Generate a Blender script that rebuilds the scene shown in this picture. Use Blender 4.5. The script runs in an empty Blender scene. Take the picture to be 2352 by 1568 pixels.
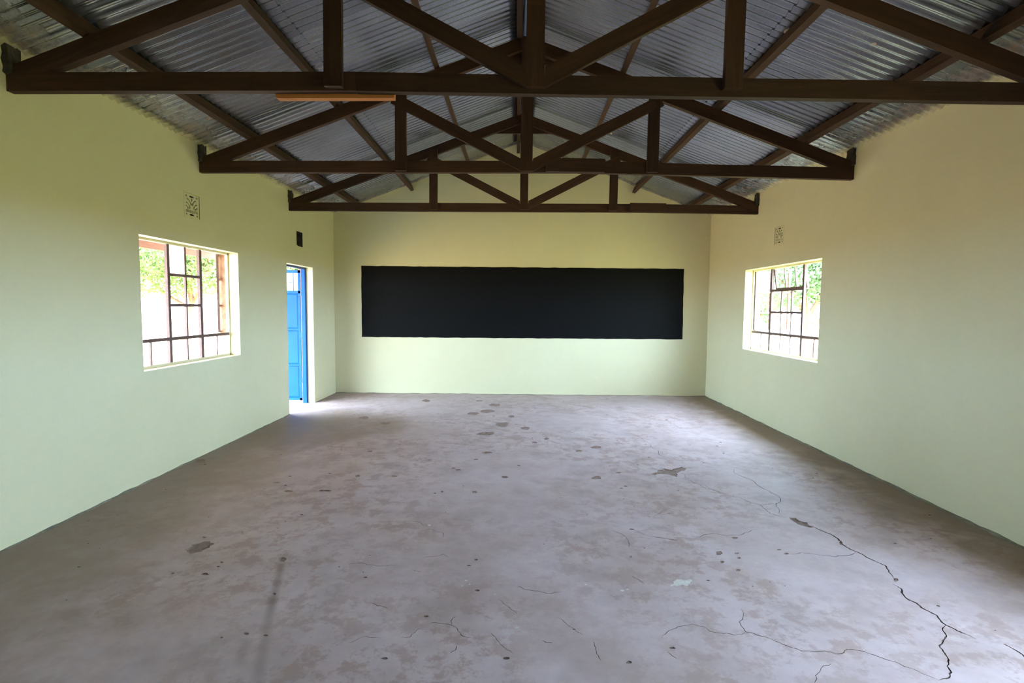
import bpy, bmesh, math, random
from mathutils import Vector, Matrix, noise
from mathutils.geometry import delaunay_2d_cdt

random.seed(11)
SC = bpy.context.scene
COL = SC.collection

# ---------------------------------------------------------------- camera
cam_data = bpy.data.cameras.new('camera')
cam_data.sensor_width = 36.0
cam_data.lens = 36.0 * 1193.9 / 2352.0
cam_data.clip_start = 0.05
cam_data.clip_end = 300
cam = bpy.data.objects.new('camera', cam_data)
COL.objects.link(cam)
_r = Vector((0.99992232, 0.00916245, 0.00844948))
_u = Vector((-0.00903816, 0.06623605, 0.99776305))
_f = Vector((-0.0085823, 0.99776191, -0.06631371))
cam.matrix_world = Matrix(((_r.x, _u.x, -_f.x, 3.1322), (_r.y, _u.y, -_f.y, 0.0), (_r.z, _u.z, -_f.z, 1.5125), (0, 0, 0, 1)))
SC.camera = cam

# ---------------------------------------------------------------- sky, sun, exposure
world = bpy.data.worlds.new('sky')
SC.world = world
world.use_nodes = True
_bg = world.node_tree.nodes['Background']
_bg.inputs['Color'].default_value = (0.52, 0.73, 1.0, 1)
_bg.inputs['Strength'].default_value = 3.9
sun_data = bpy.data.lights.new('sun', 'SUN')
sun_data.energy = 4.5
sun_data.angle = math.radians(1.5)
sun_data.color = (1.0, 0.91, 0.78)
sun = bpy.data.objects.new('sun', sun_data)
COL.objects.link(sun)
sun.location = (3, 4, 30)
sun.rotation_euler = (math.radians(16), math.radians(8), 0)   # high tropical sun

SC.view_settings.view_transform = 'Standard'
SC.view_settings.look = 'None'
SC.view_settings.gamma = 1.0
SC.view_settings.use_curve_mapping = False
SC.view_settings.exposure = 3.97
SC.cycles.use_denoising = True
SC.cycles.use_adaptive_sampling = False
SC.cycles.use_auto_tile = False
SC.cycles.time_limit = 900
SC.cycles.max_bounces = 6
SC.cycles.diffuse_bounces = 4
SC.cycles.glossy_bounces = 4
SC.cycles.transparent_max_bounces = 12
SC.cycles.sample_clamp_indirect = 12
SC.cycles.caustics_reflective = False
SC.cycles.caustics_refractive = False

# ---------------------------------------------------------------- dimensions (metres)
W = 6.4            # room width, wall faces at x=0 and x=W
YB = 8.924         # blackboard wall
YF = -1.6          # wall behind the camera
TH = 0.23          # wall thickness
RZ = 3.072         # roof sheet height over the wall faces
RS = 0.37          # roof slope
XR = 3.2           # ridge

# ---------------------------------------------------------------- materials
class NT:
    def __init__(self, name):
        self.m = bpy.data.materials.new(name)
        self.m.use_nodes = True
        self.t = self.m.node_tree
        self.b = self.t.nodes['Principled BSDF']
        self.out = self.t.nodes['Material Output']
    def n(self, kind, **kw):
        nd = self.t.nodes.new(kind)
        for k, v in kw.items():
            if k.startswith('i_'):
                nd.inputs[k[2:].replace('_', ' ')].default_value = v
            else:
                setattr(nd, k, v)
        return nd
    def l(self, a, b):
        self.t.links.new(a, b)
    def val(self, x, sock):
        if isinstance(x, (int, float)):
            sock.default_value = x
        else:
            self.l(x, sock)
    def pos(self):
        return self.n('ShaderNodeNewGeometry').outputs['Position']
    def scaled(self, v, s):
        m = self.n('ShaderNodeMapping')
        m.inputs['Scale'].default_value = s
        self.l(v, m.inputs['Vector'])
        return m.outputs['Vector']
    def noise(self, v, scale, detail=4, rough=0.55, dist=0.0):
        nd = self.n('ShaderNodeTexNoise')
        nd.inputs['Scale'].default_value = scale
        nd.inputs['Detail'].default_value = detail
        nd.inputs['Roughness'].default_value = rough
        nd.inputs['Distortion'].default_value = dist
        self.l(v, nd.inputs['Vector'])
        return nd.outputs['Fac']
    def ramp(self, f, stops):
        r = self.n('ShaderNodeValToRGB')
        e = r.color_ramp.elements
        while len(e) < len(stops):
            e.new(0.5)
        for el, (p, c) in zip(e, stops):
            el.position = p
            el.color = (c, c, c, 1) if isinstance(c, (int, float)) else (*c, 1)
        self.l(f, r.inputs['Fac'])
        return r.outputs['Color']
    def mix(self, f, a, b, mode='MIX'):
        m = self.n('ShaderNodeMix', data_type='RGBA', blend_type=mode)
        self.val(f, m.inputs[0])
        for s, x in ((6, a), (7, b)):
            if isinstance(x, tuple):
                m.inputs[s].default_value = (*x, 1)
            else:
                self.l(x, m.inputs[s])
        return m.outputs[2]
    def math(self, op, a, b=0.0, clamp=False):
        m = self.n('ShaderNodeMath', operation=op, use_clamp=clamp)
        self.val(a, m.inputs[0])
        self.val(b, m.inputs[1])
        return m.outputs[0]
    def smooth(self, v, lo, hi):
        r = self.n('ShaderNodeMapRange', interpolation_type='SMOOTHSTEP')
        self.l(v, r.inputs['Value'])
        r.inputs['From Min'].default_value = lo
        r.inputs['From Max'].default_value = hi
        return r.outputs['Result']
    def bump(self, h, strength, dist=0.01):
        b = self.n('ShaderNodeBump')
        b.inputs['Strength'].default_value = strength
        b.inputs['Distance'].default_value = dist
        self.l(h, b.inputs['Height'])
        self.l(b.outputs['Normal'], self.b.inputs['Normal'])
    def set(self, color=None, rough=None, metal=None, spec=None):
        for key, x in (('Base Color', color), ('Roughness', rough), ('Metallic', metal), ('Specular IOR Level', spec)):
            if x is None:
                continue
            s = self.b.inputs[key]
            if isinstance(x, tuple):
                s.default_value = (*x, 1)
            else:
                self.val(x, s)
        return self.m

def m_paint():
    k = NT('wall_paint')
    p = k.pos()
    a = k.noise(p, 0.9, 3)
    b = k.noise(p, 14, 4)
    c = k.mix(k.ramp(a, [(0.35, 0.0), (0.7, 1.0)]), PAINT_A, PAINT_B)
    c = k.mix(k.math('MULTIPLY', k.ramp(b, [(0.4, 0.0), (0.75, 1.0)]), 0.05), c, (0.45, 0.44, 0.30))
    sm = k.smooth(k.noise(k.scaled(p, (1, 1, 2.0)), 2.3, 2), 0.70, 0.80)       # faint scuffs
    c = k.mix(k.math('MULTIPLY', sm, 0.10), c, (0.78, 0.78, 0.66))
    k.bump(k.noise(p, 9, 3), 0.06, 0.01)
    return k.set(c, 0.62, spec=0.35)

def m_board():
    k = NT('blackboard_paint')
    p = k.pos()
    a = k.noise(k.scaled(p, (0.6, 1, 1)), 3.0, 4)
    c = k.mix(a, (0.0032, 0.0031, 0.003), (0.0055, 0.0054, 0.0053))
    k.bump(k.noise(p, 40, 4), 0.1, 0.004)
    return k.set(c, 0.6, spec=0.08)

def m_floor():
    k = NT('worn_cement')
    p = k.pos()
    sx = k.n('ShaderNodeSeparateXYZ')
    k.l(p, sx.inputs[0])
    X, Y = sx.outputs['X'], sx.outputs['Y']
    big = k.noise(p, 0.55, 3)
    mid = k.noise(p, 2.2, 4, 0.62, 0.3)
    fine = k.noise(p, 16, 3, 0.65)
    c = k.mix(k.ramp(mid, [(0.32, 0.0), (0.68, 1.0)]), FLOOR_A, FLOOR_B)
    c = k.mix(k.math('MULTIPLY', k.ramp(k.noise(p, 1.3, 3, 0.6), [(0.52, 0.0), (0.72, 1.0)]), 0.55), c, FLOOR_C)
    c = k.mix(k.math('MULTIPLY', k.ramp(fine, [(0.35, 0.0), (0.7, 1.0)]), 0.14), c, (0.20, 0.17, 0.15))
    # brown earth trodden into patches
    d = k.math('MULTIPLY', k.ramp(k.noise(p, 6.5, 4, 0.76), [(0.48, 0.0), (0.58, 1.0)]), k.ramp(k.noise(p, 0.8, 2), [(0.38, 0.15), (0.58, 1.0)]))
    c = k.mix(k.math('MULTIPLY', d, 0.6), c, (0.31, 0.192, 0.145))
    blot = k.ramp(k.noise(p, 2.6, 4, 0.6), [(0.50, 0.0), (0.68, 1.0)])
    c = k.mix(k.math('MULTIPLY', blot, 0.35), c, (0.31, 0.24, 0.225))
    # dusty dirt plus painted-in shade along the two side walls
    wob = k.math('MULTIPLY', k.math('SUBTRACT', mid, 0.5), 1.0)
    far = k.math('SUBTRACT', 1.0, k.smooth(Y, 6.6, 7.3))
    dl = k.math('MULTIPLY', k.math('SUBTRACT', 1.0, k.smooth(k.math('ADD', X, wob), 0.1, 1.55)), k.math('ADD', 0.25, k.math('MULTIPLY', far, 0.55)))
    dr = k.math('MULTIPLY', k.math('SUBTRACT', 1.0, k.smooth(k.math('ADD', k.math('SUBTRACT', W, X), wob), 0.05, 0.7)), 0.8)
    dust_shade = k.math('MAXIMUM', dl, dr)
    c = k.mix(dust_shade, c, DIRT_SHADE)
    # worn dirty ground, with the shade between window and door painted in
    dx = k.math('DIVIDE', k.math('SUBTRACT', X, 0.7), 1.1)
    dy = k.math('DIVIDE', k.math('SUBTRACT', Y, 6.4), 1.1)
    rr = k.math('ADD', k.math('MULTIPLY', dx, dx), k.math('MULTIPLY', dy, dy))
    rr = k.math('ADD', rr, k.math('MULTIPLY', k.math('SUBTRACT', mid, 0.5), 1.2))
    c = k.mix(k.math('MULTIPLY', k.math('SUBTRACT', 1.0, k.smooth(rr, 0.3, 1.3)), 0.55), c, DIRT_SHADE)
    # dried trickle marks
    def trickle(c, x0, y0, x1, y1, w, amt):
        L = math.hypot(x1 - x0, y1 - y0)
        ux, uy = (x1 - x0) / L, (y1 - y0) / L
        px, py = k.math('SUBTRACT', X, x0), k.math('SUBTRACT', Y, y0)
        t = k.math('ADD', k.math('MULTIPLY', px, ux), k.math('MULTIPLY', py, uy))
        s = k.math('ABSOLUTE', k.math('ADD', k.math('MULTIPLY', px, -uy), k.math('MULTIPLY', py, ux)))
        s = k.math('ADD', s, k.math('MULTIPLY', k.math('SUBTRACT', fine, 0.5), 0.02))
        m = k.math('MULTIPLY', k.math('SUBTRACT', 1.0, k.smooth(s, 0.0, w * 1.3)), k.math('MULTIPLY', k.smooth(t, 0.0, 0.03), k.math('SUBTRACT', 1.0, k.smooth(t, L * 0.7, L))))
        return k.mix(k.math('MULTIPLY', m, amt), c, (0.13, 0.085, 0.06))
    c = trickle(c, 1.762, 2.96, 1.95, 2.40, 0.028, 0.45)
    c = trickle(c, 1.87, 2.62, 2.15, 1.85, 0.032, 0.32)
    c = trickle(c, 1.907, 2.27, 1.99, 2.05, 0.03, 0.22)
    k.bump(k.math('ADD', k.math('MULTIPLY', fine, 0.5), mid), 0.25, 0.006)
    rg = k.ramp(mid, [(0.3, 0.52), (0.7, 0.7)])
    return k.set(c, rg, spec=0.4)

def m_simple(name, a, b, scale=8, rough=0.7, metal=0.0, bump=0.15, stretch=(1, 1, 1), spec=0.4, dist=0.004):
    k = NT(name)
    p = k.scaled(k.pos(), stretch)
    f = k.noise(p, scale, 5, 0.6)
    c = k.mix(k.ramp(f, [(0.3, 0.0), (0.7, 1.0)]), a, b)
    if bump:
        k.bump(k.noise(p, scale * 3, 4), bump, dist)
    return k.set(c, rough, metal, spec)

def m_wood(name, a, b, rough=0.75):
    """rough-sawn timber: grain along the piece's own length, each piece its own tint"""
    k = NT(name)
    tc = k.n('ShaderNodeTexCoord').outputs['Object']
    oi = k.n('ShaderNodeObjectInfo')
    v = k.scaled(tc, (0.7, 9, 9))
    ad = k.n('ShaderNodeVectorMath', operation='ADD')
    k.l(v, ad.inputs[0])
    cm = k.n('ShaderNodeCombineXYZ')
    k.l(k.math('MULTIPLY', oi.outputs['Random'], 40.0), cm.inputs[0])
    k.l(cm.outputs[0], ad.inputs[1])
    v = ad.outputs[0]
    f = k.noise(v, 3.0, 6, 0.65, 0.8)
    c = k.mix(k.ramp(f, [(0.3, 0.0), (0.72, 1.0)]), a, b)
    saw = k.noise(k.scaled(tc, (30, 2, 2)), 3.0, 2)
    c = k.mix(k.math('MULTIPLY', saw, 0.25), c, tuple(x * 0.55 for x in a))
    hs = k.n('ShaderNodeHueSaturation')
    k.l(c, hs.inputs['Color'])
    k.l(k.math('ADD', 0.75, k.math('MULTIPLY', oi.outputs['Random'], 0.5)), hs.inputs['Value'])
    k.bump(k.math('ADD', f, saw), 0.35, 0.003)
    return k.set(hs.outputs['Color'], rough, spec=0.3)

def m_metal():
    k = NT('galvanised_sheet')
    p = k.pos()
    oi = k.n('ShaderNodeObjectInfo').outputs['Random']
    sx = k.n('ShaderNodeSeparateXYZ')
    k.l(p, sx.inputs[0])
    X, Y = sx.outputs['X'], sx.outputs['Y']
    sp = k.n('ShaderNodeTexVoronoi')
    sp.inputs['Scale'].default_value = 90
    k.l(p, sp.inputs['Vector'])
    c = k.mix(sp.outputs['Distance'], METAL_A, METAL_B)
    c = k.mix(k.math('MULTIPLY', k.ramp(k.noise(p, 1.8, 5), [(0.4, 0.0), (0.7, 1.0)]), 0.5), c, METAL_C)
    hs = k.n('ShaderNodeHueSaturation')
    k.l(c, hs.inputs['Color'])
    k.l(k.math('ADD', 0.82, k.math('MULTIPLY', oi, 0.3)), hs.inputs['Value'])
    c = hs.outputs['Color']
    edge = k.math('MINIMUM', X, k.math('SUBTRACT', W, X))
    ends = k.math('SUBTRACT', YB, Y)
    wob = k.math('MULTIPLY', k.math('SUBTRACT', k.noise(p, 7, 5, 0.65), 0.5), 0.35)
    # mud and rust stains along the walls
    near = k.math('MINIMUM', edge, k.math('MULTIPLY', ends, 1.6))
    st = k.math('MULTIPLY', k.math('SUBTRACT', 1.0, k.smooth(k.math('ADD', near, k.math('MULTIPLY', wob, 1.6)), 0.10, 0.30)), k.ramp(k.noise(p, 5, 5, 0.7), [(0.4, 0.2), (0.58, 1.0)]))
    c = k.mix(k.math('MULTIPLY', st, 0.75), c, (0.20, 0.125, 0.085))
    # wall paint carried over on to the sheets
    ov = k.math('SUBTRACT', 1.0, k.smooth(k.math('ADD', near, k.math('MULTIPLY', wob, 0.35)), 0.02, 0.09))
    c = k.mix(k.math('MULTIPLY', ov, 0.8), c, PAINT_A)
    # scattered rust spots
    sv = k.n('ShaderNodeTexVoronoi')
    sv.inputs['Scale'].default_value = 2.6
    k.l(p, sv.inputs['Vector'])
    spot = k.math('SUBTRACT', 1.0, k.smooth(sv.outputs['Distance'], 0.05, 0.075))
    c = k.mix(k.math('MULTIPLY', spot, 0.7), c, (0.55, 0.40, 0.28))
    met = k.math('MULTIPLY', METAL_M, k.math('SUBTRACT', 1.0, k.math('MAXIMUM', k.math('MAXIMUM', ov, st), spot)))
    k.bump(k.noise(p, 60, 3), 0.08, 0.002)
    return k.set(c, METAL_R, met, 0.5)

def m_glass():
    k = NT('window_glass')
    tr = k.n('ShaderNodeBsdfTransparent')
    tr.inputs['Color'].default_value = (0.9, 0.93, 0.92, 1)
    gl = k.n('ShaderNodeBsdfGlossy')
    gl.inputs['Roughness'].default_value = 0.05
    mx = k.n('ShaderNodeMixShader')
    mx.inputs[0].default_value = 0.07
    k.l(tr.outputs[0], mx.inputs[1])
    k.l(gl.outputs[0], mx.inputs[2])
    k.l(mx.outputs[0], k.out.inputs[0])
    return k.m

def m_frosted():
    k = NT('frosted_glass')
    f = k.noise(k.pos(), 60, 3)
    tr = k.n('ShaderNodeBsdfTransparent')
    tr.inputs['Color'].default_value = (0.9, 0.9, 0.9, 1)
    tl = k.n('ShaderNodeBsdfTranslucent')
    tl.inputs['Color'].default_value = (0.85, 0.86, 0.85, 1)
    df = k.n('ShaderNodeBsdfDiffuse')
    df.inputs['Color'].default_value = (0.8, 0.8, 0.8, 1)
    m1 = k.n('ShaderNodeMixShader')
    m1.inputs[0].default_value = 0.25
    k.l(tl.outputs[0], m1.inputs[1])
    k.l(df.outputs[0], m1.inputs[2])
    m2 = k.n('ShaderNodeMixShader')
    k.l(k.ramp(f, [(0.3, 0.12), (0.7, 0.4)]), m2.inputs[0])
    k.l(m1.outputs[0], m2.inputs[1])
    k.l(tr.outputs[0], m2.inputs[2])
    k.l(m2.outputs[0], k.out.inputs[0])
    return k.m

def m_leaf(name, a, b):
    k = NT(name)
    f = k.noise(k.pos(), 2.5, 3)
    c = k.mix(k.ramp(f, [(0.3, 0.0), (0.7, 1.0)]), a, b)
    df = k.n('ShaderNodeBsdfDiffuse')
    tl = k.n('ShaderNodeBsdfTranslucent')
    k.l(c, df.inputs['Color'])
    k.l(c, tl.inputs['Color'])
    mx = k.n('ShaderNodeMixShader')
    mx.inputs[0].default_value = 0.45
    k.l(df.outputs[0], mx.inputs[1])
    k.l(tl.outputs[0], mx.inputs[2])
    k.l(mx.outputs[0], k.out.inputs[0])
    return k.m

PAINT_A, PAINT_B = (0.655, 0.60, 0.365), (0.685, 0.63, 0.39)
FLOOR_A, FLOOR_B, FLOOR_C = (0.44, 0.322, 0.30), (0.57, 0.442, 0.425), (0.43, 0.295, 0.24)
DIRT_SHADE = (0.235, 0.158, 0.105)  # brown dirt, dark enough to carry the painted floor shade as well
METAL_A, METAL_B, METAL_C = (0.26, 0.27, 0.285), (0.38, 0.392, 0.41), (0.185, 0.192, 0.205)
METAL_M, METAL_R = 0.9, 0.27

M = dict(
    paint=m_paint(), board=m_board(), floor=m_floor(), metal=m_metal(), glass=m_glass(), frosted=m_frosted(),
    brick=m_simple('rough_brick', (0.30, 0.155, 0.085), (0.45, 0.28, 0.18), 14, 0.9, bump=0.6, dist=0.01),
    mortar=m_simple('dark_mortar_hole_shade', (0.035, 0.028, 0.02), (0.08, 0.066, 0.048), 16, 0.95, bump=0.8, dist=0.01),  # truss-end mortar; also paints the darkness inside the vent recesses
    fillet=m_simple('cement_fillet', (0.17, 0.15, 0.11), (0.30, 0.28, 0.20), 9, 0.85, bump=0.4),
    wood=m_wood('dark_treated_timber', (0.028, 0.0118, 0.0055), (0.072, 0.031, 0.014)),
    purlin=m_wood('brown_treated_timber', (0.045, 0.022, 0.011), (0.09, 0.045, 0.022)),
    orange=m_wood('fresh_orange_timber', (0.42, 0.15, 0.045), (0.60, 0.24, 0.08)),
    fascia=m_wood('red_brown_fascia', (0.10, 0.038, 0.016), (0.16, 0.062, 0.027)),
    steel=m_simple('brown_painted_steel', (0.085, 0.045, 0.035), (0.14, 0.075, 0.06), 20, 0.55, bump=0.1),
    blue=m_simple('blue_gloss_paint', (0.003, 0.058, 0.24), (0.005, 0.075, 0.29), 5, 0.5, bump=0.03, spec=0.12),
    bluedark=m_simple('worn_blue_paint', (0.008, 0.04, 0.14), (0.035, 0.065, 0.15), 18, 0.45, bump=0.1),
    crack=m_simple('crack_earth', (0.11, 0.075, 0.058), (0.17, 0.125, 0.10), 40, 0.95, bump=0.3),
    pit=m_simple('exposed_cement', (0.21, 0.135, 0.10), (0.35, 0.25, 0.205), 30, 0.95, bump=0.8, dist=0.008),
    splash=m_simple('pale_paint_splash', (0.50, 0.46, 0.40), (0.70, 0.65, 0.57), 60, 0.6, bump=0.1),
    ground=m_simple('sunlit_earth', (0.36, 0.235, 0.11), (0.44, 0.30, 0.15), 0.6, 0.95, bump=0.2, dist=0.02),
    lawn=m_simple('dry_grass', (0.185, 0.18, 0.058), (0.27, 0.245, 0.09), 1.2, 0.95, bump=0.3, dist=0.02),
    slab=m_simple('verandah_cement', (0.42, 0.38, 0.33), (0.52, 0.47, 0.42), 3, 0.85),
    bark=m_simple('bark', (0.10, 0.048, 0.026), (0.16, 0.085, 0.05), 12, 0.95, bump=0.6, stretch=(1, 1, 0.3)),
    leaf1=m_leaf('acacia_leaf', (0.08, 0.13, 0.035), (0.15, 0.21, 0.075)),
    leaf2=m_leaf('broad_leaf', (0.11, 0.17, 0.08), (0.20, 0.27, 0.14)),
    flower=m_leaf('yellow_blossom', (0.75, 0.55, 0.04), (0.85, 0.65, 0.08)),
)

# ---------------------------------------------------------------- helpers
def tag(o, label=None, cat=None, group=None, kind=None):
    if label: o['label'] = label
    if cat: o['category'] = cat
    if group: o['group'] = group
    if kind: o['kind'] = kind
    return o

def link(name, me, parent=None, mats=()):
    for m in mats:
        me.materials.append(M[m])
    o = bpy.data.objects.new(name, me)
    COL.objects.link(o)
    if parent is not None:
        o.parent = parent
    return o

def pydata(name, v, f, mats, parent=None, mi=None, smooth=False):
    me = bpy.data.meshes.new(name)
    me.from_pydata([tuple(x) for x in v], [], f)
    if mi:
        for p, i in zip(me.polygons, mi):
            p.material_index = i
    if smooth:
        for p in me.polygons:
            p.use_smooth = True
    me.update()
    return link(name, me, parent, mats)

def empty(name, loc=(0, 0, 0)):
    o = bpy.data.objects.new(name, None)
    o.empty_display_size = 0.1
    COL.objects.link(o)
    o.location = loc
    return o

def frommesh(name, bm, mats, parent=None, smooth=False):
    me = bpy.data.meshes.new(name)
    bmesh.ops.recalc_face_normals(bm, faces=bm.faces)
    bm.to_mesh(me)
    bm.free()
    if smooth:
        for p in me.polygons:
            p.use_smooth = True
    return link(name, me, parent, mats)

def beam(name, p0, p1, wid, dep, mat, parent=None, ref=(0, 1, 0), rough=0.002, seg=6, bev=0.004, cut0=None, cut1=None):
    """a sawn timber or bar from p0 to p1; wid across, dep along ref.  Its own x axis runs along it.
    cut0 / cut1 shift the end faces along the length at the +wid edge, so that ends can be sawn at an angle."""
    p0, p1 = Vector(p0), Vector(p1)
    L = (p1 - p0).length
    ax = (p1 - p0).normalized()
    dp = Vector(ref)
    dp = (dp - ax * dp.dot(ax)).normalized()
    wd = dp.cross(ax)
    bm = bmesh.new()
    rings = []
    sd = random.uniform(0, 90)
    for i in range(seg + 1):
        t = i / seg
        r = []
        for a, b in ((-1, -1), (1, -1), (1, 1), (-1, 1)):
            x = L * t
            if a > 0:
                x += (cut0 or 0) * (1 - t) + (cut1 or 0) * t
            j = noise.noise_vector((sd + x * 1.7, a * 7.0, b * 5.0)) * rough
            r.append(bm.verts.new((x, b * dep / 2 + j.y, a * wid / 2 + j.z)))
        rings.append(r)
    for i in range(seg):
        for q in range(4):
            bm.faces.new((rings[i][q], rings[i][(q + 1) % 4], rings[i + 1][(q + 1) % 4], rings[i + 1][q]))
    bm.faces.new(rings[0][::-1])
    bm.faces.new(rings[-1])
    if bev:
        ed = [e for e in bm.edges if len(e.link_faces) == 2 and e.calc_face_angle(0) > 0.6]
        bmesh.ops.bevel(bm, geom=ed, offset=bev, segments=1, affect='EDGES')
    o = frommesh(name, bm, [mat], parent)
    o.matrix_local = Matrix(((ax.x, dp.x, wd.x, p0.x), (ax.y, dp.y, wd.y, p0.y), (ax.z, dp.z, wd.z, p0.z), (0, 0, 0, 1)))
    return o

def box(name, x0, x1, y0, y1, z0, z1, mat, parent=None, bev=0.002):
    bm = bmesh.new()
    bmesh.ops.create_cube(bm, size=1)
    for v in bm.verts:
        v.co = Vector(((x0 + x1) / 2 + v.co.x * (x1 - x0), (y0 + y1) / 2 + v.co.y * (y1 - y0), (z0 + z1) / 2 + v.co.z * (z1 - z0)))
    if bev:
        bmesh.ops.bevel(bm, geom=list(bm.edges), offset=bev, segments=1, affect='EDGES')
    return frommesh(name, bm, [mat], parent)

def copy_tree(o, parent=None):
    c = o.copy()
    COL.objects.link(c)
    c.parent = parent
    for ch in list(o.children):
        copy_tree(ch, c)
    return c

# floor marks measured in metres on the floor (width in mm, points)
CRACKS=[(2.5,[(4.471,6.151),(4.552,6.154),(4.595,5.921),(4.617,5.634),(4.621,5.311),(4.706,5.081)]),(3,[(4.673,4.716),(4.68,4.465),(4.73,4.32),(4.85,4.224)]),(4,[(4.673,4.483),(4.796,4.259),(4.862,4.162),(4.904,4.111),(4.958,4.061),(5.02,3.963),(5.03,3.869),(5.027,3.778),(5.07,3.736),(5.131,3.709)]),(9,[(5.213,3.58),(5.224,3.523),(5.252,3.46),(5.271,3.412),(5.264,3.341),(5.249,3.284),(5.258,3.218),(5.284,3.166),(5.292,3.105),(5.319,3.047),(5.334,3.009),(5.315,2.962),(5.295,2.908),(5.279,2.855)]),(9,[(5.229,2.804),(5.241,2.756),(5.211,2.708),(5.199,2.647),(5.215,2.604),(5.22,2.549),(5.236,2.509),(5.215,2.431),(5.229,2.407),(5.243,2.371),(5.269,2.325)]),(6,[(5.212,2.427),(5.169,2.393),(5.149,2.345),(5.092,2.298),(5.059,2.275),(5.04,2.221),(5.011,2.169),(4.968,2.1),(4.917,2.062),(4.876,2.052)]),(4,[(4.876,2.052),(4.853,2.079),(4.822,2.116),(4.78,2.159),(4.716,2.204),(4.66,2.234),(4.621,2.239),(4.555,2.206),(4.515,2.226),(4.45,2.222),(4.409,2.224),(4.374,2.25),(4.329,2.287),(4.276,2.326),(4.222,2.354),(4.22,2.409),(4.223,2.434),(4.28,2.541)]),(3,[(4.222,2.354),(4.16,2.329),(4.093,2.345),(4.053,2.356),(4.037,2.392),(3.99,2.41),(3.94,2.396),(3.888,2.371),(3.845,2.34),(3.815,2.299)]),(4,[(5.201,4.858),(5.159,4.739),(5.196,4.606),(5.229,4.522),(5.223,4.36),(5.265,4.175),(5.259,4.087),(5.17,3.984),(5.14,3.888),(5.097,3.765)]),(3,[(5.015,3.953),(5.089,3.969),(5.158,3.984)]),(3.5,[(4.832,3.144),(4.922,3.167),(5.003,3.138),(5.096,3.114),(5.174,3.132),(5.283,3.172)]),(2.5,[(4.051,3.366),(4.116,3.34),(4.203,3.319)]),(3,[(4.313,3.338),(4.397,3.4),(4.489,3.422),(4.576,3.4),(4.64,3.402),(4.728,3.458),(4.8,3.498)]),(8,[(5.363,2.293),(5.375,2.26),(5.374,2.207),(5.381,2.167)]),(3,[(4.493,2.143),(4.42,2.098),(4.384,2.069),(4.356,2.025)]),(3,[(3.81,2.205),(3.823,2.18),(3.838,2.16)]),(2.5,[(4.14,3.708),(4.234,3.799),(4.31,3.856),(4.336,3.787)]),(2.5,[(5.91,4.221),(6.035,4.254),(6.176,4.27)]),(3,[(2.158,2.946),(2.236,2.962),(2.307,2.941),(2.379,2.931),(2.442,2.939)]),(2.5,[(2.553,2.884),(2.599,2.867)]),(3,[(2.581,3.035),(2.636,3.053),(2.695,3.085),(2.737,3.042)]),(3,[(3.144,2.73),(3.195,2.696),(3.259,2.685),(3.312,2.661),(3.385,2.681)]),(3,[(2.717,2.381),(2.764,2.393),(2.822,2.383),(2.853,2.366),(2.875,2.327),(2.906,2.29),(2.937,2.285)]),(3,[(2.837,2.378),(2.829,2.413),(2.843,2.449)]),(3,[(2.879,2.227),(2.876,2.196),(2.856,2.176)]),(2,[(2.389,2.234),(2.421,2.258),(2.454,2.285),(2.526,2.271)]),(2.5,[(2.612,2.281),(2.656,2.282),(2.672,2.317),(2.69,2.354)]),(2.5,[(3.023,2.325),(3.053,2.277),(3.081,2.231),(3.128,2.182)]),(2,[(3.35,2.448),(3.413,2.362),(3.456,2.313)]),(2.5,[(3.491,2.271),(3.495,2.21),(3.507,2.142)]),(3,[(3.262,2.269),(3.308,2.254)]),(3,[(3.798,2.856),(3.826,2.813),(3.848,2.772)]),(3,[(2.403,2.554),(2.44,2.528),(2.502,2.504)]),(3,[(3.785,3.459),(3.859,3.38),(3.868,3.282),(3.855,3.208)]),(3,[(3.947,3.463),(3.986,3.418),(4.052,3.363),(4.134,3.343),(4.196,3.308)]),(2,[(3.056,2.596),(3.103,2.537),(3.148,2.475)]),(3,[(2.524,3.435),(2.574,3.436),(2.646,3.391),(2.667,3.313)]),(3,[(2.399,3.566),(2.475,3.54),(2.536,3.486)]),(3,[(1.687,3.974),(1.772,3.995),(1.831,3.997)])]
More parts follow.
